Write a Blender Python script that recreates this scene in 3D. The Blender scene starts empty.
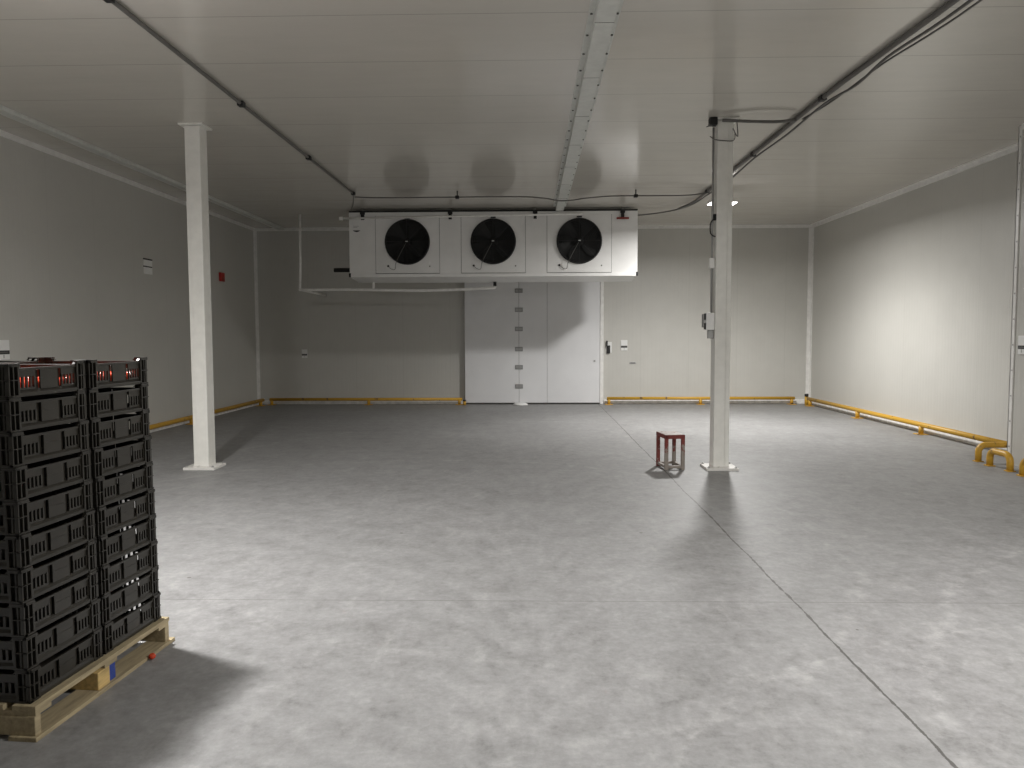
import bpy, bmesh, math, random
from mathutils import Vector, Matrix
random.seed(7)
C = bpy.context.scene.collection
PI = math.pi

# ------------------------------------------------------------------ room constants (metres)
XL, XR, YB, H = -6.37, 6.43, 17.95, 4.08
XJ, YJ, YF = 5.87, 9.58, -5.0          # inward step of the right wall, wall behind the camera

# ------------------------------------------------------------------ node helpers
def new_mat(name):
    m = bpy.data.materials.new(name); m.use_nodes = True
    nt = m.node_tree
    return m, nt, nt.nodes['Principled BSDF']

def nd(nt, t, **kw):
    n = nt.nodes.new(t)
    for k, v in kw.items():
        setattr(n, k, v)
    return n

def math_n(nt, op, a, b=None, c=None):
    n = nd(nt, 'ShaderNodeMath', operation=op)
    for i, v in enumerate((a, b, c)):
        if v is None: continue
        if isinstance(v, (int, float)): n.inputs[i].default_value = v
        else: nt.links.new(v, n.inputs[i])
    return n.outputs[0]

def noise(nt, vec, scale, detail=4, rough=.55, stretch=None):
    if stretch:
        mp = nd(nt, 'ShaderNodeMapping'); mp.inputs['Scale'].default_value = stretch
        nt.links.new(vec, mp.inputs['Vector']); vec = mp.outputs[0]
    n = nd(nt, 'ShaderNodeTexNoise')
    n.inputs['Scale'].default_value = scale; n.inputs['Detail'].default_value = detail
    n.inputs['Roughness'].default_value = rough
    nt.links.new(vec, n.inputs['Vector'])
    return n.outputs['Fac']

def ramp(nt, fac, stops):
    r = nd(nt, 'ShaderNodeValToRGB')
    e = r.color_ramp.elements
    while len(e) < len(stops): e.new(.5)
    for i, (p, c) in enumerate(stops):
        e[i].position = p
        e[i].color = (c, c, c, 1) if isinstance(c, (int, float)) else (*c, 1)
    nt.links.new(fac, r.inputs['Fac'])
    return r.outputs['Color']

def mixc(nt, fac, a, b, mode='MIX'):
    n = nd(nt, 'ShaderNodeMix', data_type='RGBA', blend_type=mode)
    for i, v in ((0, fac), (6, a), (7, b)):
        if isinstance(v, (int, float)): n.inputs[i].default_value = v
        elif isinstance(v, tuple): n.inputs[i].default_value = (*v, 1)
        else: nt.links.new(v, n.inputs[i])
    return n.outputs[2]

def plain(name, col, rough=.5, metal=0., var=.08, scale=9., bump=0.):
    """painted / moulded surface with a little procedural variation"""
    m, nt, b = new_mat(name)
    tc = nd(nt, 'ShaderNodeTexCoord').outputs['Object']
    f = noise(nt, tc, scale, 5)
    lo = tuple(c * (1 - var) for c in col); hi = tuple(min(1, c * (1 + var)) for c in col)
    nt.links.new(ramp(nt, f, [(.3, lo), (.7, hi)]), b.inputs['Base Color'])
    b.inputs['Roughness'].default_value = rough; b.inputs['Metallic'].default_value = metal
    if bump:
        bp = nd(nt, 'ShaderNodeBump'); bp.inputs['Strength'].default_value = bump; bp.inputs['Distance'].default_value = .002
        nt.links.new(noise(nt, tc, 60, 3), bp.inputs['Height']); nt.links.new(bp.outputs[0], b.inputs['Normal'])
    return m

def emit(name, col, s):
    m, nt, b = new_mat(name)
    b.inputs['Base Color'].default_value = (*col, 1)
    b.inputs['Emission Color'].default_value = (*col, 1); b.inputs['Emission Strength'].default_value = s
    return m

def panel_mat(name, axis, col, pitch, joint, joint0, rough, rib=.35, jdark=.72, streak=None, spec=.5):
    """profiled sandwich panel: fine ribs every pitch metres, a seam every joint metres (world x / y)"""
    m, nt, b = new_mat(name)
    pos = nd(nt, 'ShaderNodeNewGeometry').outputs['Position']
    sx = nd(nt, 'ShaderNodeSeparateXYZ'); nt.links.new(pos, sx.inputs[0])
    u = sx.outputs[axis]
    t = math_n(nt, 'PINGPONG', u, pitch / 2)
    t = math_n(nt, 'DIVIDE', t, pitch / 2)
    prof = ramp(nt, t, [(.0, 0.), (.18, 0.), (.34, 1.), (1., 1.)])
    j = math_n(nt, 'PINGPONG', math_n(nt, 'SUBTRACT', u, joint0), joint / 2)
    jm = math_n(nt, 'LESS_THAN', j, .006)
    big = noise(nt, pos, .7, 5, .6, streak)
    fine = noise(nt, pos, 3.5, 6, .65, streak)
    dirt = mixc(nt, .5, big, fine)
    base = ramp(nt, dirt, [(.3, tuple(c * .93 for c in col)), (.62, col)])
    base = mixc(nt, math_n(nt, 'MULTIPLY', jm, 1 - jdark), base, (.12, .11, .09))
    nt.links.new(base, b.inputs['Base Color'])
    b.inputs['Specular IOR Level'].default_value = spec
    rr = ramp(nt, fine, [(.3, rough * .85), (.7, rough * 1.2)])
    nt.links.new(rr, b.inputs['Roughness'])
    h = math_n(nt, 'SUBTRACT', prof, math_n(nt, 'MULTIPLY', jm, 2.))
    bp = nd(nt, 'ShaderNodeBump'); bp.inputs['Strength'].default_value = rib; bp.inputs['Distance'].default_value = .0015
    nt.links.new(h, bp.inputs['Height']); nt.links.new(bp.outputs[0], b.inputs['Normal'])
    return m

def floor_mat():
    m, nt, b = new_mat('polished_concrete')
    pos = nd(nt, 'ShaderNodeNewGeometry').outputs['Position']
    sx = nd(nt, 'ShaderNodeSeparateXYZ'); nt.links.new(pos, sx.inputs[0])
    X, Y = sx.outputs[0], sx.outputs[1]
    cloud = noise(nt, pos, .55, 6, .6)
    mott = noise(nt, pos, 4.2, 9, .72, (1.05, .95, 1))
    grain = noise(nt, pos, 22, 5, .75)
    tex = mixc(nt, .62, cloud, mott)
    tex = mixc(nt, .36, tex, grain)
    tex = mixc(nt, .25, tex, noise(nt, pos, 9, 6, .7, (1.1, .9, 1)))
    col = ramp(nt, tex, [(.38, (.155, .153, .15)), (.46, (.228, .226, .223)), (.53, (.277, .275, .273)), (.63, (.355, .352, .346))])
    # dusty pale scuffs dragged roughly down the room
    sc = noise(nt, pos, 3.6, 9, .74, (1.6, .6, 1))
    col = mixc(nt, ramp(nt, sc, [(.55, 0.), (.74, .32)]), col, (.46, .455, .44))
    # darker wheel scuffs, across and in arcs
    sk = noise(nt, pos, 2.2, 9, .74, (.85, 1.5, 1))
    col = mixc(nt, ramp(nt, sk, [(.55, 0.), (.74, .42)]), col, (.14, .135, .13))
    def arcs(cx, cy, rad, w, dist):
        vx = math_n(nt, 'SUBTRACT', X, cx); vy = math_n(nt, 'SUBTRACT', Y, cy)
        r = math_n(nt, 'SQRT', math_n(nt, 'ADD', math_n(nt, 'MULTIPLY', vx, vx), math_n(nt, 'MULTIPLY', vy, vy)))
        wob = math_n(nt, 'MULTIPLY', math_n(nt, 'SUBTRACT', cloud, .5), dist)
        d = math_n(nt, 'ABSOLUTE', math_n(nt, 'SUBTRACT', math_n(nt, 'ADD', r, wob), rad))
        e = math_n(nt, 'SUBTRACT', 1., math_n(nt, 'DIVIDE', d, w)); e.node.use_clamp = True
        return math_n(nt, 'MULTIPLY', e, ramp(nt, mott, [(.45, 0.), (.6, 1.)]))
    for cx, cy, rad, w, dist, k in ((3.2, 1.2, 3.1, .035, .5, .22), (-1.2, 6.2, 3.6, .05, .9, .2), (6.0, 2.0, 4.4, .07, .7, .25), (1.0, 9.0, 5.4, .06, .8, .18)):
        col = mixc(nt, math_n(nt, 'MULTIPLY', arcs(cx, cy, rad, w, dist), k), col, (.55, .545, .53))
    # construction joint down the room and the thin saw cuts across it
    wob = math_n(nt, 'MULTIPLY', math_n(nt, 'SUBTRACT', noise(nt, pos, 1.1, 4), .5), .05)
    jx = math_n(nt, 'ABSOLUTE', math_n(nt, 'SUBTRACT', math_n(nt, 'ADD', X, wob), 1.575))
    edge = ramp(nt, noise(nt, pos, 9, 6, .7), [(.36, .0022), (.62, .0105)])
    jm = math_n(nt, 'LESS_THAN', jx, edge)
    cy_ = math_n(nt, 'PINGPONG', math_n(nt, 'SUBTRACT', Y, 4.575), 2.3)
    cm = math_n(nt, 'MULTIPLY', math_n(nt, 'LESS_THAN', cy_, .005), .45)
    jj = math_n(nt, 'MAXIMUM', jm, cm)
    col = mixc(nt, math_n(nt, 'MULTIPLY', jj, .8), col, (.06, .055, .05))
    # small dark specks of rubbish
    vo = nd(nt, 'ShaderNodeTexVoronoi'); vo.inputs['Scale'].default_value = 1.5; nt.links.new(pos, vo.inputs['Vector'])
    sp = math_n(nt, 'LESS_THAN', vo.outputs['Distance'], .022)
    col = mixc(nt, math_n(nt, 'MULTIPLY', sp, .6), col, (.07, .06, .05))
    nt.links.new(col, b.inputs['Base Color'])
    nt.links.new(ramp(nt, tex, [(.35, .46), (.65, .60)]), b.inputs['Roughness'])
    b.inputs['Specular IOR Level'].default_value = .4
    bp = nd(nt, 'ShaderNodeBump'); bp.inputs['Strength'].default_value = .25; bp.inputs['Distance'].default_value = .004
    nt.links.new(math_n(nt, 'SUBTRACT', math_n(nt, 'MULTIPLY', mott, .5), jj), bp.inputs['Height'])
    nt.links.new(bp.outputs[0], b.inputs['Normal'])
    return m

def worn_mat(name, paint, under, thr, scale=14., rough=.5, zgrad=None):
    """paint chipped off in patches; zgrad=(z0,z1): worn away below, kept above (scraped feet)"""
    m, nt, b = new_mat(name)
    tc = nd(nt, 'ShaderNodeTexCoord').outputs['Object']
    f = noise(nt, tc, scale, 6, .65)
    if zgrad:
        s = nd(nt, 'ShaderNodeSeparateXYZ'); nt.links.new(tc, s.inputs[0])
        mr = nd(nt, 'ShaderNodeMapRange'); mr.inputs[1].default_value = zgrad[0]; mr.inputs[2].default_value = zgrad[1]
        mr.inputs[3].default_value = -.32; mr.inputs[4].default_value = .32
        nt.links.new(s.outputs[2], mr.inputs[0]); f = math_n(nt, 'ADD', f, mr.outputs[0])
    k = ramp(nt, f, [(thr - .03, 0.), (thr + .03, 1.)])
    f2 = noise(nt, tc, scale * 3, 4)
    p2 = mixc(nt, f2, tuple(c * .85 for c in paint), paint)
    nt.links.new(mixc(nt, k, under, p2), b.inputs['Base Color'])
    b.inputs['Roughness'].default_value = rough
    return m

def wood_mat(name, col):
    m, nt, b = new_mat(name)
    tc = nd(nt, 'ShaderNodeTexCoord').outputs['Object']
    g = noise(nt, tc, 6, 7, .65, (7, .8, 7))
    nt.links.new(ramp(nt, g, [(.3, tuple(c * .6 for c in col)), (.55, col), (.75, tuple(min(1, c * 1.2) for c in col))]), b.inputs['Base Color'])
    b.inputs['Roughness'].default_value = .8
    return m

WALLC = (.56, .55, .51)
M = dict(
    wall_x=panel_mat('panel_ribs_across_x', 0, WALLC, .09, 1.1, .35, .42, jdark=.92),
    wall_y=panel_mat('panel_ribs_across_y', 1, WALLC, .09, 1.1, .30, .42, jdark=.92),
    ceil=panel_mat('ceiling_panel', 1, (.60, .572, .515), .12, 1.03, 6.15, .15, rib=.06, jdark=.62, streak=(.5, 1.6, 1)),
    floor=floor_mat(),
    trim=plain('white_trim', (.80, .79, .76), .4),
    beam=plain('beam_paint', (.62, .63, .59), .35),
    curb=plain('painted_curb', (.86, .85, .82), .6, var=.15),
    door=plain('door_sheet', (.76, .76, .765), .38, var=.03, scale=2),
    steel=plain('column_paint', (.80, .79, .74), .38, var=.05),
    plate=worn_mat('chipped_base_plate', (.78, .76, .72), (.10, .08, .06), .36, 16),
    casing=plain('casing_white', (.77, .765, .745), .33, var=.04, scale=3),
    seam=plain('dark_seam', (.10, .10, .09), .7),
    black=plain('black_plastic', (.007, .007, .007), .6),
    wire=plain('black_wire', (.012, .012, .012), .5),
    blade=plain('fan_blade', (.006, .006, .006), .85),
    hubm=plain('hub_metal', (.35, .35, .34), .4, .6),
    cable=plain('grey_cable', (.13, .125, .115), .6),
    pipe=plain('white_pvc', (.84, .83, .80), .4),
    yellow=worn_mat('yellow_paint', (.64, .36, .035), (.15, .09, .04), .37, 7, .45),
    crate=plain('crate_plastic', (.022, .0195, .015), .36, var=.2, scale=6),
    wood=wood_mat('pallet_wood', (.38, .31, .19)),
    wood2=wood_mat('fresh_wood', (.62, .44, .18)),
    blue=worn_mat('blue_paint', (.03, .06, .28), (.3, .25, .16), .34, 20, .7),
    red_stool=worn_mat('red_worn_paint', (.20, .035, .028), (.27, .235, .205), .46, 16, .5, (.08, .46)),
    seat_top=worn_mat('worn_seat_paint', (.22, .05, .04), (.40, .35, .32), .56, 12, .5),
    plate_grey=plain('plate_grey', (.27, .27, .265), .5),
    red_leg=worn_mat('red_leg_paint', (.20, .035, .028), (.27, .235, .205), .40, 18, .5),
    tomato=plain('tomato_skin', (.62, .06, .02), .25, var=.25, scale=20),
    green=plain('calyx_green', (.06, .14, .03), .6),
    grey=plain('grey_metal', (.38, .38, .37), .4, .5),
    label=plain('label_white', (.82, .82, .80), .4, var=.03),
    ink=plain('label_ink', (.03, .03, .03), .6),
    redp=plain('red_plastic', (.55, .03, .02), .4),
    redd=plain('red_brown', (.22, .03, .02), .5),
    alarm=emit('alarm_red', (.34, .013, .009), .02),
    lamp=emit('lamp_opal', (1., .985, .97), 11.),
)

# ------------------------------------------------------------------ mesh builder
class MB:
    def __init__(s): s.bm = bmesh.new()
    def box(s, x0, x1, y0, y1, z0, z1, bev=0., rot=None):
        r = bmesh.ops.create_cube(s.bm, size=1)
        vs = r['verts']
        mat = Matrix.Translation(((x0+x1)/2, (y0+y1)/2, (z0+z1)/2)) @ Matrix.Diagonal((abs(x1-x0), abs(y1-y0), abs(z1-z0), 1))
        if rot is not None: mat = rot @ mat
        bmesh.ops.transform(s.bm, matrix=mat, verts=vs)
        if bev:
            es = list({e for v in vs for e in v.link_edges})
            bmesh.ops.bevel(s.bm, geom=es, offset=bev, segments=2, affect='EDGES', profile=.6)
        return s
    def tube(s, pts, r, n=12, cap=True, closed=False):
        pts = [Vector(p) for p in pts]; N = len(pts)
        rings = []; prev = None
        for i, p in enumerate(pts):
            a = pts[i-1] if (i or closed) else pts[0]; b = pts[(i+1) % N] if (i < N-1 or closed) else pts[-1]
            t = (b - a).normalized()
            if prev is None:
                u = t.orthogonal().normalized()
            else:
                u = (prev - t * prev.dot(t)).normalized()
            prev = u; v = t.cross(u)
            rr = r[i] if isinstance(r, (list, tuple)) else r
            rings.append([s.bm.verts.new(p + (u*math.cos(2*PI*k/n) + v*math.sin(2*PI*k/n))*rr) for k in range(n)])
        for i in range(N if closed else N-1):
            A, B = rings[i], rings[(i+1) % N]
            for k in range(n):
                f = s.bm.faces.new((A[k], A[(k+1) % n], B[(k+1) % n], B[k])); f.smooth = True
        if cap and not closed:
            s.bm.faces.new(rings[0][::-1]); s.bm.faces.new(rings[-1])
        return s
    def lathe(s, prof, c, axis='z', n=32, smooth=True):
        """prof: (radius, height) pairs, revolved about axis through c"""
        rings = []
        for r, h in prof:
            ring = []
            for k in range(n):
                a = 2*PI*k/n
                if axis == 'z': p = (r*math.cos(a), r*math.sin(a), h)
                else: p = (r*math.cos(a), h, r*math.sin(a))
                ring.append(s.bm.verts.new(Vector(c) + Vector(p)))
            rings.append(ring)
        for A, B in zip(rings, rings[1:]):
            for k in range(n):
                f = s.bm.faces.new((A[k], A[(k+1) % n], B[(k+1) % n], B[k])); f.smooth = smooth
        if prof[0][0] > 1e-4: s.bm.faces.new(rings[0][::-1])
        if prof[-1][0] > 1e-4: s.bm.faces.new(rings[-1])
        return s
    def poly(s, pts, ext):
        """flat outline pts (3D) extruded by the vector ext"""
        a = [s.bm.verts.new(p) for p in pts]; b = [s.bm.verts.new(Vector(p) + Vector(ext)) for p in pts]
        s.bm.faces.new(a[::-1]); s.bm.faces.new(b); n = len(a)
        for i in range(n): s.bm.faces.new((a[i], a[(i+1) % n], b[(i+1) % n], b[i]))
        return s
    def mesh(s, name, m):
        bmesh.ops.remove_doubles(s.bm, verts=s.bm.verts, dist=1e-6)
        bmesh.ops.recalc_face_normals(s.bm, faces=s.bm.faces)
        me = bpy.data.meshes.new(name); s.bm.to_mesh(me); s.bm.free(); me.materials.append(m)
        return me
    def build(s, name, m, parent=None):
        o = bpy.data.objects.new(name, s.mesh(name, m)); C.objects.link(o)
        if parent: o.parent = parent
        return o

def smooth_path(pts, k=6):
    P = [Vector(p) for p in pts]; P = [P[0]] + P + [P[-1]]; out = []
    for i in range(1, len(P)-2):
        for j in range(k):
            t = j/k; a, b, c, d = P[i-1:i+3]
            out.append(.5*((2*b) + (c-a)*t + (2*a-5*b+4*c-d)*t*t + (3*b-a-3*c+d)*t**3))
    out.append(P[-2]); return out

def tag(o, label=None, cat=None, group=None, kind=None):
    for k, v in (('label', label), ('category', cat), ('group', group), ('kind', kind)):
        if v: o[k] = v
    return o
def thing(name, loc, label, cat, group=None, rz=0.):
    o = bpy.data.objects.new(name, None); C.objects.link(o)
    o.location = loc; o.rotation_euler = (0, 0, rz); o.empty_display_size = .1
    return tag(o, label, cat, group)
def copy_tree(o, parent=None):
    c = o.copy(); C.objects.link(c); c.parent = parent
    for ch in list(o.children): copy_tree(ch, c)
    return c
def struct(name, mb, m, parent=None):
    o = mb.build(name, m, parent)
    if not parent: o['kind'] = 'structure'
    return o

# ------------------------------------------------------------------ setting
T = .12
struct('floor', MB().box(XL-T, XR+T, YF-T, YB+T, -.15, 0), M['floor'])
struct('ceiling', MB().box(XL-T, XR+T, YF-T, YB+T, H, H+.15), M['ceil'])
struct('wall_back', MB().box(XL-T, XR+T, YB, YB+T, 0, H), M['wall_x'])
struct('wall_front', MB().box(XL-T, XR+T, YF-T, YF, 0, H), M['wall_x'])
struct('wall_left', MB().box(XL-T, XL, YF, YB, 0, H), M['wall_y'])
struct('wall_right', MB().box(XR, XR+T, YF, YB, 0, H), M['wall_y'])
struct('wall_step', MB().box(XJ, XR, YF, YJ, 0, H), M['wall_y'])
# angle trims where panels meet
t = .055; q = .004
def strip(name, *b): return struct(name, MB().box(*b), M['trim'])
strip('trim_1', XL, XR, YB-.02, YB, H-.07, H)                                   # ceiling angle over the back wall
strip('trim_2', XL, XL+.02, YF, YB-.02, H-.07, H)                               # left wall, ceiling angle
struct('trim_3', MB().box(-5.80, -5.66, YF, YB-.02, H-.05, H, .006), M['beam']) # flat cover strip along the left of the ceiling
struct('trim_4', MB().box(XR-.025, XR, YJ, YB-.02, H-.08, H).box(XR-.07, XR-.025, YJ, YB-.02, H-.012, H), M['trim'])
struct('trim_5', MB().box(XL, XL+.06, YB-.012, YB, .1, H-.07).box(XL, XL+.012, YB-.06, YB-.012, .1, H-.07), M['trim'])
struct('trim_6', MB().box(XR-.09, XR, YB-.012, YB, .1, H-.08).box(XR-.012, XR, YB-.09, YB-.012, .1, H-.08), M['trim'])
tj = struct('trim_7', MB().box(XJ-.012, XJ, YJ-.05, YJ+.012, 0, H-.01).box(XJ-.012, XJ+.10, YJ, YJ+.012, 0, H-.01), M['trim'])
b = MB()
for k in range(13):
    z = .22 + k*.31
    b.tube([(XJ-.012, YJ-.03, z), (XJ-.018, YJ-.03, z)], .009, 8)
b.build('screw_heads', M['grey'], tj)
struct('trim_8', MB().box(XJ-.02, XJ, YF, YJ-.05, H-.06, H), M['trim'])
# low white kerb at the foot of the walls
struct('baseboard_back', MB().box(XL+.08, -1.52, YB-.08, YB, 0, .10, .008).box(1.70, XR-.08, YB-.08, YB, 0, .10, .008), M['curb'])
struct('baseboard_left', MB().box(XL, XL+.08, YF, YB, 0, .10, .008), M['curb'])
struct('baseboard_right', MB().box(XR-.08, XR, YJ+.02, YB, 0, .10, .008), M['curb'])
# channel cover down the middle of the ceiling, with screwed flanges
bm_ = struct('trim_9', MB().box(.505, .655, YF, 15.26, H-.075, H, .004).box(.455, .505, YF, 15.2, H-.006, H).box(.655, .70, YF, 15.2, H-.006, H), M['beam'])
b = MB(); y = 1.0; k = 0
while y < 15.1:
    for x in (.478, .68):
        b.tube([(x, y, H-.006), (x, y, H-.014)], .011, 8)
    if k % 3 == 0: b.box(.504, .656, y, y+.006, H-.0765, H-.074)
    y += .43; k += 1
b.build('screw_heads', M['seam'], bm_)

# ------------------------------------------------------------------ door in the back wall
dr = tag(MB().box(-1.50, 1.60, YB-.11, YB-.10, .035, 3.3).build('door_1', M['seam']), kind='structure')
MB().box(-1.50, -.258, YB-.13, YB-.0, .035, 3.3, .008).build('door_leaf', M['door'], dr)
MB().box(-.252, .392, YB-.13, YB-.0, .035, 3.3, .008).build('door_leaf', M['door'], dr)
MB().box(.396, 1.60, YB-.13, YB-.0, .035, 3.3, .008).build('door_leaf', M['door'], dr)
MB().box(1.612, 1.69, YB-.09, YB, 0, 3.3, .006).build('door_jamb', M['trim'], dr)
for z in (.415, .857, 1.274, 1.736, 2.173, 2.609):
    p = MB().box(-.345, -.165, YB-.142, YB-.13, z-.05, z+.05, .004).build('joint_plate', M['plate_grey'], dr)
    MB().box(-.325, -.262, YB-.147, YB-.142, z-.028, z+.028).box(-.248, -.185, YB-.147, YB-.142, z-.028, z+.028).build('plate_screws', M['grey'], p)
MB().lathe([(.17, 0), (.17, .02), (.12, .045), (.0, .05)], (-.22, YB-.28, 0), 'z', 24).build('floor_guide', M['label'], dr)
MB().box(1.46, 1.50, YB-.15, YB-.13, .98, 1.02, .004).build('keyhole_cap', M['grey'], dr)

# black pull handle on a white plate beside the door
h = thing('door_handle', (1.80, YB, 1.30), 'black lever handle on a white plate right of the white door', 'handle')
MB().box(-.045, .085, -.012, 0, -.12, .13, .004).build('back_plate', M['label'], h)
b = MB().box(-.03, .045, -.06, -.012, -.13, .05, .008)
b.box(-.045, -.015, -.085, -.03, .03, .16, .006)
b.build('lever', M['black'], h)

def plate(name, loc, rz, label, cat, w=.14, hh=.22, group=None):
    """white notice plate with a dark lettered band; faces -y before turning"""
    o = thing(name, loc, label, cat, group, rz)
    MB().box(-w/2, w/2, -.02, 0, -hh/2, hh/2, .004).build('plate', M['label'], o)
    b = MB().box(-w*.47, w*.47, -.0225, -.02, -hh*.22, -hh*.03)
    b.build('dark_band', M['ink'], o)
    MB().box(-w*.36, w*.34, -.0245, -.0225, -hh*.15, -hh*.10).build('pale_line', M['cable'], o)
    MB().box(-w*.03, w*.03, -.0225, -.02, -hh*.42, -hh*.24).build('divider', M['grey'], o)
    return o
plate('wall_notice', (2.17, YB, 1.35), 0, 'white plate with a dark band on the back wall, right of the door handle', 'notice plate', .15, .24)
plate('wall_notice', (-5.25, YB, 1.18), 0, 'white plate with a dark band on the back wall, near the left corner', 'notice plate', .13, .2)
plate('wall_notice', (XL, 9.21, 1.44), PI/2, 'white plate with dark letters on the left wall, just above the crates', 'notice plate', .22, .24)
plate('wall_notice', (XJ, 9.37, 1.46), -PI/2, 'white plate with a dark band at the right edge, on the stepped wall', 'notice plate', .14, .22)
o = thing('vent_plate', (XL, 12.86, 2.75), 'pale double plate split by a dark line, high on the left wall', 'wall plate', rz=PI/2)
MB().box(-.13, .13, -.02, 0, .012, .11, .004).build('upper_plate', M['label'], o)
MB().box(-.13, .13, -.02, 0, -.12, -.008, .004).build('lower_plate', M['label'], o)
MB().box(-.14, .14, -.012, 0, -.008, .012).build('dark_gap', M['ink'], o)
MB().box(-.14, .14, -.02, 0, .115, .135).build('top_edge', M['ink'], o)
o = thing('small_plaque', (2.37, YB, .945), 'small grey plaque low on the back wall right of the door', 'plaque')
MB().box(-.075, .075, -.012, 0, -.022, .022, .003).build('plaque', M['grey'], o)
MB().box(-.05, .05, -.014, -.012, -.008, .008).build('ink_line', M['ink'], o)
o = thing('alarm_button', (XL, 15.93, 2.81), 'glowing red alarm box on the left wall behind the left column', 'alarm', rz=PI/2)
MB().box(-.10, .10, -.05, 0, -.09, .09, .012).build('housing', M['alarm'], o)
MB().box(-.05, .05, -.06, -.05, -.08, .0, .006).build('button', M['redd'], o)

# ------------------------------------------------------------------ evaporator
EV = thing('evaporator_unit', (-.725, 15.3, 2.66), 'white three-fan cooling unit hung from the ceiling in front of the door', 'cooling unit')
hw = 2.825
MB().box(-hw, hw, 0, .70, .13, 1.345, .006).build('casing', M['casing'], EV)
cx = (-1.675, .01, 1.69); cz = .765; R = .425
for x in cx:
    MB().box(x-.625, x+.625, -.006, -.0005, .160, 1.275, .002).build('fan_panel', M['casing'], EV)
    b = MB()
    for dx in (-.633, .627): b.box(x+dx, x+dx+.006, -.0025, 0, .15, 1.28)
    b.box(x-.633, x+.633, -.0025, 0, .149, .158)
    b.build('panel_seam', M['seam'], EV)
    fan = MB().lathe([(R+.005, -.006), (R+.02, -.03), (R+.004, -.05), (R-.012, -.05), (R-.02, -.012), (0, -.0115)], (x, 0, cz), 'y', 48).build('fan', M['black'], EV)
    MB().lathe([(.0, -.062), (.06, -.06), (.085, -.045), (.09, -.012)], (x, 0, cz), 'y', 24).build('fan_hub', M['blade'], fan)
    for k in range(5):
        a0 = 2*PI*k/5 + .3; pts = []
        for r, w, off in ((.08, .30, 0.), (.2, .36, .08), (.32, .34, .18), (.395, .24, .26)):
            pts.append((r, w, off))
        b = MB(); L = []; Rr = []
        for r, w, off in pts:
            for sgn, lst in ((-1, L), (1, Rr)):
                a = a0 + off + sgn*w/1.2*.9
                lst.append(b.bm.verts.new((x + r*math.cos(a), -.028 + sgn*.010, cz + r*math.sin(a))))
        for i in range(3):
            f = b.bm.faces.new((L[i], Rr[i], Rr[i+1], L[i+1])); f.smooth = True
        bmesh.ops.solidify(b.bm, geom=list(b.bm.faces), thickness=.003)
        b.build('fan_blade', M['blade'], fan)
    g = MB()
    for i in range(1, 13):
        r = .06 + i*(R-.06)/12; yy = -.07 - .035*(1-(r/R)**2)
        g.tube([(x + r*math.cos(2*PI*k/40), yy, cz + r*math.sin(2*PI*k/40)) for k in range(40)], .0024, 5, closed=True)
    for k in range(8):
        a = 2*PI*k/8
        g.tube([(x + r*math.cos(a), -.072-.036*(1-(r/R)**2), cz + r*math.sin(a)) for r in (.05, .15, .25, .35, R)] + [(x+(R+.01)*math.cos(a), -.03, cz+(R+.01)*math.sin(a))], .0035, 5)
    g.build('fan_guard', M['wire'], fan)
    MB().lathe([(.07, -.104), (.065, -.110), (.0, -.112)], (x, 0, cz), 'y', 24).build('guard_cap', M['blade'], fan)
    MB().box(x-.022, x+.022, -.116, -.1115, cz-.006, cz+.006).build('cap_badge', M['label'], fan)
    # motor lead hanging from the guard to a gland on the panel
    s = -1
    lead = [(x-.02, -.116, cz-.04), (x-.14, -.112, cz-.26), (x-.22, -.09, cz-.42), (x-.25, -.04, cz-.535), (x-.33, -.03, cz-.52), (x-.38, -.012, cz-.47)]
    MB().tube(smooth_path(lead, 5), .005, 6).build('fan_lead', M['cable'], EV)
    MB().lathe([(.022, -.006), (.02, -.02), (.0, -.022)], (x-.385, 0, cz-.465), 'y', 12).build('cable_gland', M['black'], EV)
    MB().lathe([(.014, -.006), (.012, -.014), (.0, -.016)], (x+.435, 0, cz-.475), 'y', 12).build('panel_knob', M['cable'], EV)
    MB().box(x-.05, x+.05, -.03, -.006, cz+R+.03, cz+R+.055, .003).build('fan_latch', M['black'], EV)
b = MB().box(-hw+.02, hw-.01, -.02, .0, .085, .145, .004)
b.poly([(-hw+.02, 0, .085), (-hw+.02, .74, .02), (-hw+.02, .74, .13), (-hw+.02, 0, .13)], (hw*2-.03, 0, 0))
b.build('drip_tray', M['casing'], EV)
for x in (-hw-.012, hw-.028):
    MB().box(x, x+.04, -.026, .04, .085, .16, .004).build('tray_hinge', M['black'], EV)
for i, x in enumerate((-2.55, -.83, .83, 2.53)):
    br = MB().box(x-.03, x+.03, -.045, .06, 1.20, 1.37, .004).box(x-.045, x+.045, -.05, -.002, 1.30, 1.345, .003).build('hanger_bracket', M['black'], EV)
    if i == 3: MB().box(x-.12, x+.12, -.055, -.045, 1.175, 1.215, .003).build('red_tag', M['redd'], br)
    for yy in (.03, .6):
        MB().tube([(x, yy, 1.345), (x, yy, H-2.66)], .009, 8).build('hanger_rod', M['grey'], EV)
b = MB().tube([(-2.95, -.065, 1.222), (1.75, -.065, 1.278)], .019, 10)
b.build('front_conduit', M['pipe'], EV)
MB().tube([(-3.0, -.065, 1.222), (-2.93, -.065, 1.222)], .034, 12).build('conduit_cap', M['pipe'], EV)
MB().tube([(-3.22, .35, .255), (-hw, .35, .255)], .042, 14).build('insulated_pipe', M['black'], EV)
lg = MB().box(-2.79, -2.57, -.004, 0, .955, 1.10, .001).build('maker_sticker', M['casing'], EV)
MB().poly([(-2.75+.15*k/8, -.0045, .995-.03*math.sin(PI*k/8)) for k in range(9)] + [(-2.75+.15*k/8, -.0045, .997) for k in range(8, -1, -1)], (0, -.002, 0)).build('dark_emblem', M['ink'], lg)
b = MB()
for z, w in ((1.075, .11), (1.05, .08)): b.box(-2.74, -2.74+w, -.006, -.004, z, z+.008)
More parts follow.
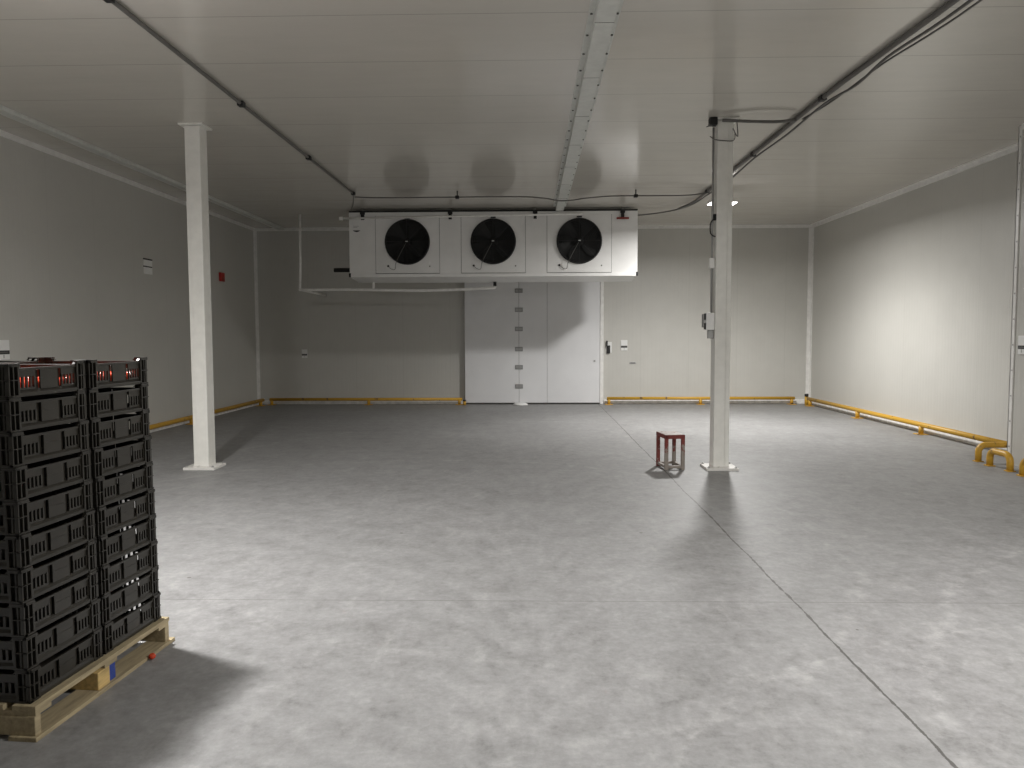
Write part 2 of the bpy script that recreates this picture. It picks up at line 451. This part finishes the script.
b.build('faint_lines', M['grey'], lg)
MB().poly([(-1.27, -.0065, .335), (-1.20, -.0065, .335), (-1.235, -.0065, .40)], (0, -.002, 0)).build('white_triangle', M['label'], EV)  # small white triangle low on the first fan panel

MB().box(-hw, hw, .0, .06, 1.3455, 1.378, .003).build('black_top_strip', M['black'], EV)  # black strip in the gap between casing front and ceiling

# drain pipe under the unit
D = thing('drain_pipe', (-4.70, 15.93, 2.53), 'thin white drain pipe dropping from the ceiling and running under the cooling unit', 'pipe')
sag = [(0, 0, .01), (.9, 0, .012), (1.6, 0, -.0), (2.4, 0, -.015), (3.2, 0, .0), (3.98, 0, .035)]
b = MB().tube(smooth_path(sag, 5), .029, 10)
b.tube([(3.98, 0, .02), (3.985, 0, .07)], .03, 10)
b.build('horizontal_run', M['pipe'], D)
MB().tube([(-.03, 0, .01), (-.01, .0, .6), (0, .0, H-2.53)], .024, 10).build('riser', M['pipe'], D)
MB().tube([(1.49, 0, .02), (1.49, -.01, .24)], .026, 10).build('tray_stub', M['pipe'], D)
MB().tube([(-.03, -.03, .01), (-.03, YB-15.93, .0)], .024, 10).build('wall_branch', M['pipe'], D)
MB().tube([(3.985, 0, .07), (3.985, -.01, .15)], .034, 12).build('drain_fitting', M['black'], D)

# ------------------------------------------------------------------ columns
def column(loc, label, seam_x):
    c = thing('column', loc, label, 'column')
    w = .092
    b = MB().box(-w, w, -w, w, .03, H-.02, .006)
    b.build('shaft', M['steel'], c)
    # folded sheet cover: a flat proud of the front, leaving a set-back corner
    x0, x1 = seam_x
    MB().box(x0, x1, -w-.012, -w+.002, .03, H-.03, .005).box(x0, x1, w-.002, w+.012, .03, H-.03, .005).build('cover_strip', M['steel'], c)
    bp = MB().box(-.188, .188, -.185, .185, 0, .032, .004).build('base_plate', M['plate'], c)
    for x in (-.16, .16):
        for y in (-.155, .155):
            MB().lathe([(.017, .032), (.017, .042), (.008, .043), (.008, .05), (0, .051)], (x, y, 0), 'z', 6, False).build('anchor_bolt', M['grey'], bp)
    b = MB().box(-w-.004, w+.004, -w-.016, w+.016, .032, .045, .003)
    b.build('weld_collar', M['plate'], c)
    MB().box(-.145, .145, -.145, .145, H-.02, H, .003).build('ceiling_collar', M['steel'], c)
    return c
column((-3.955, 9.25, 0), 'white steel column on the left, left of the fan unit', (-.045, .092))
cr = column((2.255, 9.23, 0), 'white steel column on the right, beside the red stool', (-.092, .035))

# control box and its conduit on the right column
o = thing('control_box', (2.162, 9.20, 1.75), 'white switch box with black slots on the right column, with grey conduit above', 'switch box')
MB().box(-.10, -.002, -.06, .06, -.10, .10, .006).build('housing', M['label'], o)
MB().box(-.1035, -.1, -.05, .05, .01, .092).build('slot_panel', M['ink'], o)
MB().box(-.1035, -.1, -.05, .05, -.092, -.01).build('slot_panel', M['ink'], o)
MB().box(-.13, -.125, -.045, .045, -.07, .085).box(-.127, -.1, -.05, -.046, -.02, .02).build('cover_flap', M['grey'], o)
tag(MB().tube([(2.132, 9.20, 1.851), (2.132, 9.20, H-.09)], .013, 8).build('conduit', M['grey']), 'thin grey conduit rising up the left side of the right column', 'conduit')
MB().box(-.07, -.002, -.02, .02, -.2, -.1, .004).build('lower_gland', M['grey'], o)
br = MB().tube(smooth_path([(-.004, -.05, 1.20), (-.06, -.05, 1.14), (-.06, -.05, 1.02), (-.004, -.05, .98)], 4), .008, 6).box(-.03, -.002, -.07, -.03, 1.17, 1.24).build('bracket', M['black'], o)
MB().box(-.06, -.002, -.03, .03, .62, .74, .006).build('junction', M['pipe'], o)
o = thing('junction_box', (2.112, 9.14, H), 'small black junction box under the ceiling at the right column top', 'junction box')
MB().box(-.045, .04, -.06, .05, -.085, 0, .008).build('box', M['black'], o)
MB().tube([(-.06, -.03, -.075), (-.046, -.03, -.08)], .012, 8).tube([(-.08, -.01, -.1), (-.04, -.01, -.088)], .006, 6).build('cable_stubs', M['cable'], o)
o = tag(MB().tube(smooth_path([(2.065, 9.08, 3.86), (2.12, 9.09, 3.83), (2.22, 9.095, 3.815), (2.335, 9.09, 3.815), (2.35, 9.09, 3.9), (2.325, 9.09, 3.95), (2.385, 9.1, 3.86), (2.37, 9.09, 4.03)], 5), .006, 6).build('loose_wire', M['cable']), 'thin loose wire looped around the top of the right column', 'wire')

# ------------------------------------------------------------------ guard rails
def rail(A, Bp, posts, label, zr=.155, rr=.040):
    A = Vector(A); Bp = Vector(Bp)
    r = thing('guard_rail', A, label, 'guard rail', 'yellow guard rails along the walls')
    d = (Bp - A)
    MB().tube([Vector((0, 0, zr)), d*.5 + Vector((0, 0, zr)), d + Vector((0, 0, zr))], rr, 14).build('rail_tube', M['yellow'], r)
    for k in posts:
        p = d*k
        ps = MB().tube([p + Vector((0, 0, .012)), p + Vector((0, 0, zr-.02))], rr*.97, 12).build('post', M['yellow'], r)
        MB().box(p.x-.085, p.x+.085, p.y-.085, p.y+.085, 0, .012, .003).build('foot_plate', M['yellow'], ps)
    return r
rail((-6.02, YB-.22, 0), (-1.56, YB-.22, 0), (.01, .515, .985), 'yellow guard rail on the back wall, left of the door', .128, .036)
rail((1.76, YB-.22, 0), (6.02, YB-.22, 0), (.01, .5, .985), 'yellow guard rail on the back wall, right of the door', .142, .036)
rail((XL+.22, 6.2, 0), (XL+.22, YB-.3, 0), (.01, .33, .67, .985), 'yellow guard rail along the left wall behind the left column', .125)
rail((XR-.22, 9.8, 0), (XR-.22, 17.4, 0), (.34, .655, .985), 'long yellow guard rail along the bright right wall')
o = thing('bollard', (-1.56+.06, YB-.32, 0), 'small dark-capped post at the left foot of the white door', 'post')
MB().tube([(0, 0, 0), (0, 0, .09)], .035, 12).build('post', M['yellow'], o)
MB().tube([(0, 0, .09), (0, 0, .12)], .038, 12).build('cap', M['black'], o)
o = thing('bollard', (6.24, YB-.36, 0), 'short orange post with a dark cap in the back right corner', 'post')
MB().tube([(0, 0, 0), (0, 0, .19)], .04, 12).build('post', M['yellow'], o)
MB().tube([(0, 0, .19), (0, 0, .25)], .043, 12).build('cap', M['black'], o)

def hoop(A, Bp, hh, label):
    A = Vector(A); d = Vector(Bp) - A; L = d.length; u = d / L; r_ = .09
    o = thing('guard_hoop', A, label, 'guard hoop', 'yellow floor hoops at the stepped wall')
    pts = [Vector((0, 0, .012)), Vector((0, 0, hh-r_))]
    for k in range(1, 7):
        a = PI/2*k/6; pts.append(u*(r_-r_*math.cos(a)) + Vector((0, 0, hh-r_+r_*math.sin(a))))
    for k in range(0, 7):
        a = PI/2*k/6; pts.append(u*(L-r_+r_*math.sin(a)) + Vector((0, 0, hh-r_+r_*math.cos(a))))
    pts.append(u*L + Vector((0, 0, .012)))
    MB().tube(pts, .038, 14).build('hoop_tube', M['yellow'], o)
    for p in (Vector(), d):
        MB().box(p.x-.046, p.x+.046, p.y-.046, p.y+.046, 0, .012, .003).build('foot_plate', M['yellow'], o)
    return o
hoop((5.60, 9.74, 0), (6.10, 9.74, 0), .21, 'yellow floor hoop across the end of the stepped wall, rearmost of three')
hoop((5.555, 9.42, 0), (5.565, 9.04, 0), .19, 'small yellow floor hoop beside the stepped wall corner, middle of three')
hoop((5.525, 8.74, 0), (5.525, 8.28, 0), .19, 'yellow floor hoop cut by the right edge of the picture')

# ------------------------------------------------------------------ stool
S = thing('stool', (1.59, 9.09, 0), 'small red worn metal stool standing next to the right column', 'stool', rz=math.radians(8))
w, dp, hh, tk = .24, .36, .42, .020
for x in (tk, w-tk):
    for y in (tk, dp-tk):
        MB().box(x-tk, x+tk, y-tk, y+tk, 0, hh-.045, .003).build('leg', M['red_leg' if (x < w/2 and y > dp/2) else 'red_stool'], S)
b = MB().box(0, w, 0, 2*tk, hh-.05, hh-.004, .003).box(0, w, dp-2*tk, dp, hh-.05, hh-.004, .003).box(0, 2*tk, 0, dp, hh-.05, hh-.004, .003).box(w-2*tk, w, 0, dp, hh-.05, hh-.004, .003)
b.build('top_frame', M['red_stool'], S)
MB().box(.004, w-.004, .004, dp-.004, hh-.006, hh, .002).build('seat', M['seat_top'], S)
b = MB().box(2*tk, w-2*tk, .004, 2*tk-.004, .02, .05, .002).box(2*tk, w-2*tk, dp-2*tk+.004, dp-.004, .02, .05, .002).box(.004, 2*tk-.004, 2*tk, dp-2*tk, .02, .05, .002).box(w-2*tk+.004, w-.004, 2*tk, dp-2*tk, .02, .05, .002)
b.build('stretcher_frame', M['red_stool'], S)

# ------------------------------------------------------------------ pallet
ANG = math.radians(-4.3)
PAL = thing('pallet', (-1.957, 2.93, 0), 'weathered wooden pallet under the crate stacks at lower left', 'pallet', rz=ANG)
PW, PL = 1.2, .985
for k in range(9):                                     # deck boards run away from the camera
    x1 = -k*(PW-.1)/8
    MB().box(x1-.1, x1, 0, PL, .118, .14, .002).build('deck_board', M['wood'], PAL)
for y in (0, PL/2-.05, PL-.1):
    MB().box(-PW, -.003, y+.004, y+.096, .098, .118, .002).build('cross_board', M['wood'], PAL)
for x1 in (.008, -PW/2+.06, -PW+.112):
    MB().box(x1-.12, x1, -.012, PL+.035, 0, .018, .002).build('bottom_board', M['wood'], PAL)
for i, x1 in enumerate((-.004, -PW/2+.07, -PW+.16)):
    for j, (y, dy) in enumerate(((.0, .034), (PL/2-.095, .085), (PL-.036, .036))):
        dx = .34 if (i == 0 and j == 0) else .14
        MB().box(x1-dx, x1, y, y+dy, .018, .098, .004).build('block', M['wood2'] if (i, j) == (0, 1) else M['wood'], PAL)
MB().box(-.145, -.012, PL/2-.008, PL/2+.045, .018, .098, .004).build('blue_block', M['blue'], PAL)

# ------------------------------------------------------------------ crates
CW, CL, CH = .56, .462, .1355        # across, along the pallet side, stacking height
def side_mesh(L, name):
    """one crate wall, outer face at y=0 looking to -y, running x 0..L, thickness inwards (+y)"""
    b = MB(); p = .058; zt = .1155
    x0, x1 = p, L-p; n = (x1-x0)
    g = .026                                            # open dark groove beside the middle panel
    s1, s2 = x0+.285*n, x0+.735*n-.0
    b.box(x0-.004, x1+.004, .0, .016, .0005, .016, .002)                 # bottom flange
    b.poly([(x0, .001, .016), (x0, .012, .028), (x0, .018, .028), (x0, .018, .016)], (n, 0, 0))
    b.box(x0-.004, x1+.004, .004, .018, zt-.010, zt, .002)              # top lip
    b.box(s1+g, s2-g, .006, .012, .026, zt-.008)                        # middle panel
    b.box(s1+g, s2-g, .0045, .006, .068, .072)
    for a, c in ((x0, s1), (s2, x1)):
        b.box(a, c, .008, .013, .078, zt-.008)                          # solid upper half
        b.box(a, c, .008, .013, .026, .036)
        m = 5; bw = (c-a)/(2*m-1)*.85; gap = ((c-a)-m*bw)/(m-1)
        for k in range(m):
            xx = a+k*(bw+gap); b.box(xx, xx+bw, .006, .013, .034, .08)  # bars between the slots
    for xx in (s1, s2-g): b.box(xx-.002, xx+g+.002, .019, .022, .026, zt-.008)    # recessed back of the grooves
    return b.mesh(name, M['crate'])
def corner_mesh():
    """corner post at 0,0 spreading to +x and +y; taller than the walls"""
    b = MB(); w = .056; hgt = CH-.0008
    b.box(.010, w, .014, .020, 0, hgt-.001).box(.014, .020, .020, w, 0, hgt-.001)     # set-back web
    for a in (0., .024, w-.006):                                                     # upright ribs
        b.box(a, a+.006, 0 if a else 0, .016, 0, hgt-.004, .001)
        if a: b.box(0, .016, a, a+.006, 0, hgt-.004, .001)
    b.box(w-.008, w+.003, -.001, .018, 0, hgt-.006, .002).box(-.001, .018, w-.008, w+.003, 0, hgt-.006, .002)
    for z, t_ in ((0, .008), (.066, .004), (hgt-.014, .006)):
        b.box(-.003, w+.002, -.003, .015, z, z+t_, .001)
        b.box(-.003, .015, -.003, w+.002, z, z+t_, .001)
    b.box(-.003, w+.004, -.003, .012, hgt-.008, hgt, .002).box(-.003, .012, -.003, w+.004, hgt-.008, hgt, .002)
    b.poly([(w, .001, hgt-.004), (w+.016, .001, .119), (w, .001, .119)], (0, .012, 0))
    b.poly([(.001, w, hgt-.004), (.001, w+.016, .119), (.001, w, .119)], (.012, 0, 0))
    return b.mesh('corner_post', M['crate'])
def base_mesh():
    b = MB(); b.box(.012, CW-.012, .012, CL-.012, .006, .012)
    for k in range(7): b.box(.03+k*.078, .05+k*.078, .02, CL-.02, .0, .006)
    return b.mesh('base', M['crate'])
SX, SY, CO, BA = side_mesh(CW, 'side_wall_wide'), side_mesh(CL, 'side_wall_narrow'), corner_mesh(), base_mesh()
def make_crate():
    r = thing('crate', (0, 0, 0), 'crate', 'crate')
    def ch(name, me, loc, rz):
        o = bpy.data.objects.new(name, me); C.objects.link(o); o.parent = r; o.location = loc; o.rotation_euler = (0, 0, rz)
    ch('base', BA, (0, 0, 0), 0)
    ch('side_wall', SX, (0, 0, 0), 0); ch('side_wall', SX, (CW, CL, 0), PI)
    ch('side_wall', SY, (CW, 0, 0), PI/2); ch('side_wall', SY, (0, CL, 0), -PI/2)
    for x, y, a in ((0, 0, 0), (CW, 0, PI/2), (CW, CL, PI), (0, CL, -PI/2)): ch('corner_post', CO, (x, y, 0), a)
    return r
ORD = ['lowest', 'second from the bottom', 'third from the bottom', 'fourth from the bottom', 'fifth from the bottom',
       'fifth from the top', 'fourth from the top', 'third from the top', 'second from the top', 'topmost']
proto = make_crate(); used = False
Rz = Matrix.Rotation(ANG, 3, 'Z'); P0 = Vector(PAL.location)
tops = {}
for sname, lx, ly, lean in (('front stack', -.035, .02, (-.0042, .0006)), ('back stack', -.035, .502, (-.0034, .0)),
                            ('hidden left stack', -.035-CW-.02, .502, (-.003, .0))):
    for k in range(10):
        c = proto if not used else copy_tree(proto); used = True
        jx, jy = random.uniform(-.0025, .0025), random.uniform(-.0012, .0012)
        loc = Rz @ Vector((lx-CW + k*lean[0] + jx, ly + k*lean[1] + jy, 0)) + P0
        c.location = (loc.x, loc.y, .1402 + k*(CH))
        c.rotation_euler = (0, 0, ANG + random.uniform(-.006, .006))
        where = {'front stack': 'of the stack nearest the camera', 'back stack': "of the stack at the pallet's far end",
                 'hidden left stack': 'of the half hidden left stack'}[sname]
        tag(c, 'black plastic crate, ' + ORD[k] + ' ' + where, 'crate', 'black plastic crates on the pallet')
        if k == 9: tops[sname] = c

# tomatoes in the two open top crates
b = MB()
bmesh.ops.create_uvsphere(b.bm, u_segments=16, v_segments=10, radius=.031)
for v in b.bm.verts:
    v.co.z *= .86; rr = math.hypot(v.co.x, v.co.y)
    if v.co.z > 0: v.co.z -= .010*max(0, 1-rr/.016)
    a = math.atan2(v.co.y, v.co.x); k = 1 + .03*math.cos(5*a); v.co.x *= k; v.co.y *= k
for f in b.bm.faces: f.smooth = True
tm = b.mesh('tomato', M['tomato'])
def put_tomato(p, label, group=None, s=1.):
    o = bpy.data.objects.new('tomato', tm); C.objects.link(o)
    o.location = p; o.rotation_euler = (random.uniform(-.5, .5), random.uniform(-.5, .5), random.uniform(0, 6)); o.scale = (s, s, s)
    return tag(o, label, 'tomato', group)
for sname, txt, group in (('front stack', 'red tomato in the top crate of the stack nearest the camera', 'tomatoes in the front top crate'),
                          ('back stack', 'red tomato in the top crate at the far end of the pallet', 'tomatoes in the far top crate')):
    c = tops[sname]; Mw = Matrix.Translation(c.location) @ Matrix.Rotation(c.rotation_euler.z, 4, 'Z')
    for i in range(7):
        for j in range(6):
            p = Mw @ Vector((CW-.052-i*.0655 + random.uniform(-.001, .001), .058+j*.0692 + random.uniform(-.001, .001), .012+.0285))
            put_tomato(p, txt, group)
put_tomato((-1.873, 3.70, .019), 'small red tomato fallen on the floor beside the pallet', None, .55)

# ------------------------------------------------------------------ ceiling cables
ZC = H-.03
def clip(x, y, par, o0, z=None):
    z = ZC if z is None else z
    MB().box(x-.032-o0[0], x+.032-o0[0], y-.045-o0[1], y+.045-o0[1], z-.028-o0[2], z+.022-o0[2], .006).box(x-.010-o0[0], x+.010-o0[0], y-.012-o0[1], y+.012-o0[1], z+.02-o0[2], H-o0[2]-.0005).build('clip', M['black'], par)
o0 = (-3.05, 0, 0)
o = thing('ceiling_conduit', o0, 'dark cable conduit along the ceiling on the left', 'conduit')
MB().tube([(0, YF+.1, ZC), (0, 5, ZC), (0, 10, ZC), (0, 13.52, ZC)], .019, 8).build('tube', M['cable'], o)
for y in (3.2, 5.7, 8.3, 10.8, 13.5): clip(-3.05, y, o, o0)
o0 = (3.05, 0, 0)
o = thing('ceiling_conduit', o0, 'dark cable conduit along the ceiling on the right', 'conduit')
MB().tube(smooth_path([(.12, YF+.1, ZC), (.12, 4, ZC), (.09, 5.8, ZC), (.03, 7.2, ZC), (.0, 8.31, ZC), (0, 10.83, ZC), (0, 13.57, ZC), (-.05, 14.5, ZC-.03), (-.2, 15.1, ZC-.05)]), .024, 8).build('tube', M['cable'], o)
for x, y in ((3.17, 3.4), (3.14, 5.8), (3.05, 8.31), (3.05, 10.83), (3.05, 13.57)): clip(x, y, o, o0)
o0 = (3.05, 9.02, 0)
tag(MB().tube(smooth_path([(3.22, -4, H-.06), (3.22, 1, H-.09), (3.22, 3.4, H-.065), (3.21, 5.0, H-.07), (3.19, 6.2, H-.07), (3.13, 7.0, H-.065), (3.15, 7.7, H-.085), (3.10, 8.4, H-.065), (3.11, 9.6, H-.075), (3.09, 10.85, H-.065), (3.11, 12.2, H-.08), (3.09, 13.6, H-.065), (3.03, 14.6, H-.07), (2.85, 15.15, H-.08), (2.5, 15.5, H-.10), (2.11, 15.62, H-.12)]), .013, 7).build('ceiling_cable', M['cable']),
    'long sagging dark cable beside the right ceiling conduit, bending to the cooling unit', 'cable')
tag(MB().tube(smooth_path([(3.26, -4, H-.05), (3.27, 2, H-.07), (3.265, 4.6, H-.08), (3.25, 5.9, H-.085), (3.21, 6.5, H-.085), (3.16, 7.2, H-.07), (3.145, 8.31, H-.066), (3.09, 9.02, H-.05)]), .009, 6).build('ceiling_cable', M['cable']),
    'thin dark cable drooping widest beside the right ceiling conduit', 'cable')
tag(MB().tube(smooth_path([(3.02, 9.03, H-.06), (2.8, 9.03, H-.075), (2.55, 9.03, H-.07), (2.2, 9.06, H-.045)]), .018, 7).build('ceiling_cable', M['cable']),
    'short dark cable crossing from the right ceiling conduit to the column top', 'cable')
ZX = H-.105
cc = thing('ceiling_cable', (0, 13.52, 0), 'thin dark cable crossing the ceiling in front of the cooling unit', 'cable')
MB().tube(smooth_path([(-3.03, 0, ZC-.06), (-2.6, 0, ZX), (-1.6, 0, ZX), (-.2, 0, ZX), (.25, 0, ZX-.03), (.48, 0, ZX-.07), (.70, 0, ZX-.07), (1.0, 0, ZX-.03), (1.5, 0, ZX), (2.6, 0, ZX), (3.0, 0, ZC-.04)], 5), .011, 7).build('tube', M['cable'], cc)
for x in (-1.25, 1.82): clip(x, 13.52, cc, (0, 13.52, 0), ZX)
tag(MB().tube(smooth_path([(-3.06, 13.56, ZC-.01), (-3.3, 14.6, ZC), (-3.48, 15.2, ZC), (-3.50, 15.4, 4.01)]), .008, 6).build('ceiling_cable', M['cable']),
    'short thin cable from the left ceiling conduit to the cooling unit', 'cable')

# ------------------------------------------------------------------ lamps
def lamp(loc, label, power, wide, side, drop=.25):
    o = thing('ceiling_lamp', loc, label, 'lamp', 'ceiling lamps')
    MB().box(-.23, .23, -.14, .14, -drop, -drop+.05, .01).build('housing', M['trim'], o)
    for x in (-.17, .17): MB().tube([(x, 0, -drop+.05), (x, 0, 0)], .008, 8).build('hanger', M['grey'], o)
    MB().box(-.22, .22, -.13, .13, -drop-.006, -drop+.02, .002).build('diffuser', M['lamp'], o)
    L = bpy.data.lights.new('lamp_light', 'AREA'); L.shape = 'RECTANGLE'; L.size = .34; L.size_y = .22
    L.energy = power; L.color = (1., .985, .965); L.spread = math.radians(170)
    lo = bpy.data.objects.new('lamp_light', L); C.objects.link(lo); lo.parent = o; lo.location = (0, 0, -drop-.015)
    L = bpy.data.lights.new('floor_fill_light', 'SPOT'); L.energy = wide; L.spot_size = math.radians(150); L.spot_blend = .5  # added wide spot, lifts the floor between the lamp pools
    L.shadow_soft_size = .11; L.color = (1., .985, .965)
    lo = bpy.data.objects.new('floor_fill_light', L); C.objects.link(lo); lo.parent = o; lo.location = (0, 0, -drop-.13)
    L = bpy.data.lights.new('ceiling_glow_fill', 'POINT'); L.energy = side; L.shadow_soft_size = .06; L.color = (1., .97, 1.)  # added point light, imitates glare as a glow on the ceiling
    lo = bpy.data.objects.new('ceiling_glow_fill', L); C.objects.link(lo); lo.parent = o; lo.location = (0, 0, -drop-.09)
    return o
lamp((-2.96, 4.36, H), 'bright lamp on the ceiling at the upper left, just out of the frame', 125, 290, 60)
lamp((3.29, 13.5, H), 'bright ceiling lamp shining from behind the top of the right column', 190, 250, 5)
lamp((3.5, 2.4, H), 'ceiling lamp above the viewer on the right', 140, 290, 5)

# ------------------------------------------------------------------ world, camera, view
W = bpy.data.worlds.new('dark_world'); bpy.context.scene.world = W; W.use_nodes = True
W.node_tree.nodes['Background'].inputs[0].default_value = (0, 0, 0, 1)
cam = bpy.data.cameras.new('camera'); cam.sensor_width = 36; cam.lens = 774.7/1024*36; cam.clip_end = 100
co = bpy.data.objects.new('camera', cam); C.objects.link(co)
yaw, pitch, roll = -.02337, -.06329, -.00334
f = Vector((math.sin(yaw)*math.cos(pitch), math.cos(yaw)*math.cos(pitch), math.sin(pitch)))
r0 = Vector((math.cos(yaw), -math.sin(yaw), 0)); u0 = r0.cross(f)
r = r0*math.cos(roll) + u0*math.sin(roll); u = -r0*math.sin(roll) + u0*math.cos(roll)
m = Matrix((r, u, -f)).transposed().to_4x4(); m.translation = (0, 0, 1.6)
co.matrix_world = m
sc = bpy.context.scene; sc.camera = co
sc.view_settings.view_transform = 'Standard'; sc.view_settings.look = 'None'
sc.view_settings.gamma = 1.; sc.view_settings.use_curve_mapping = False
sc.view_settings.exposure = .22
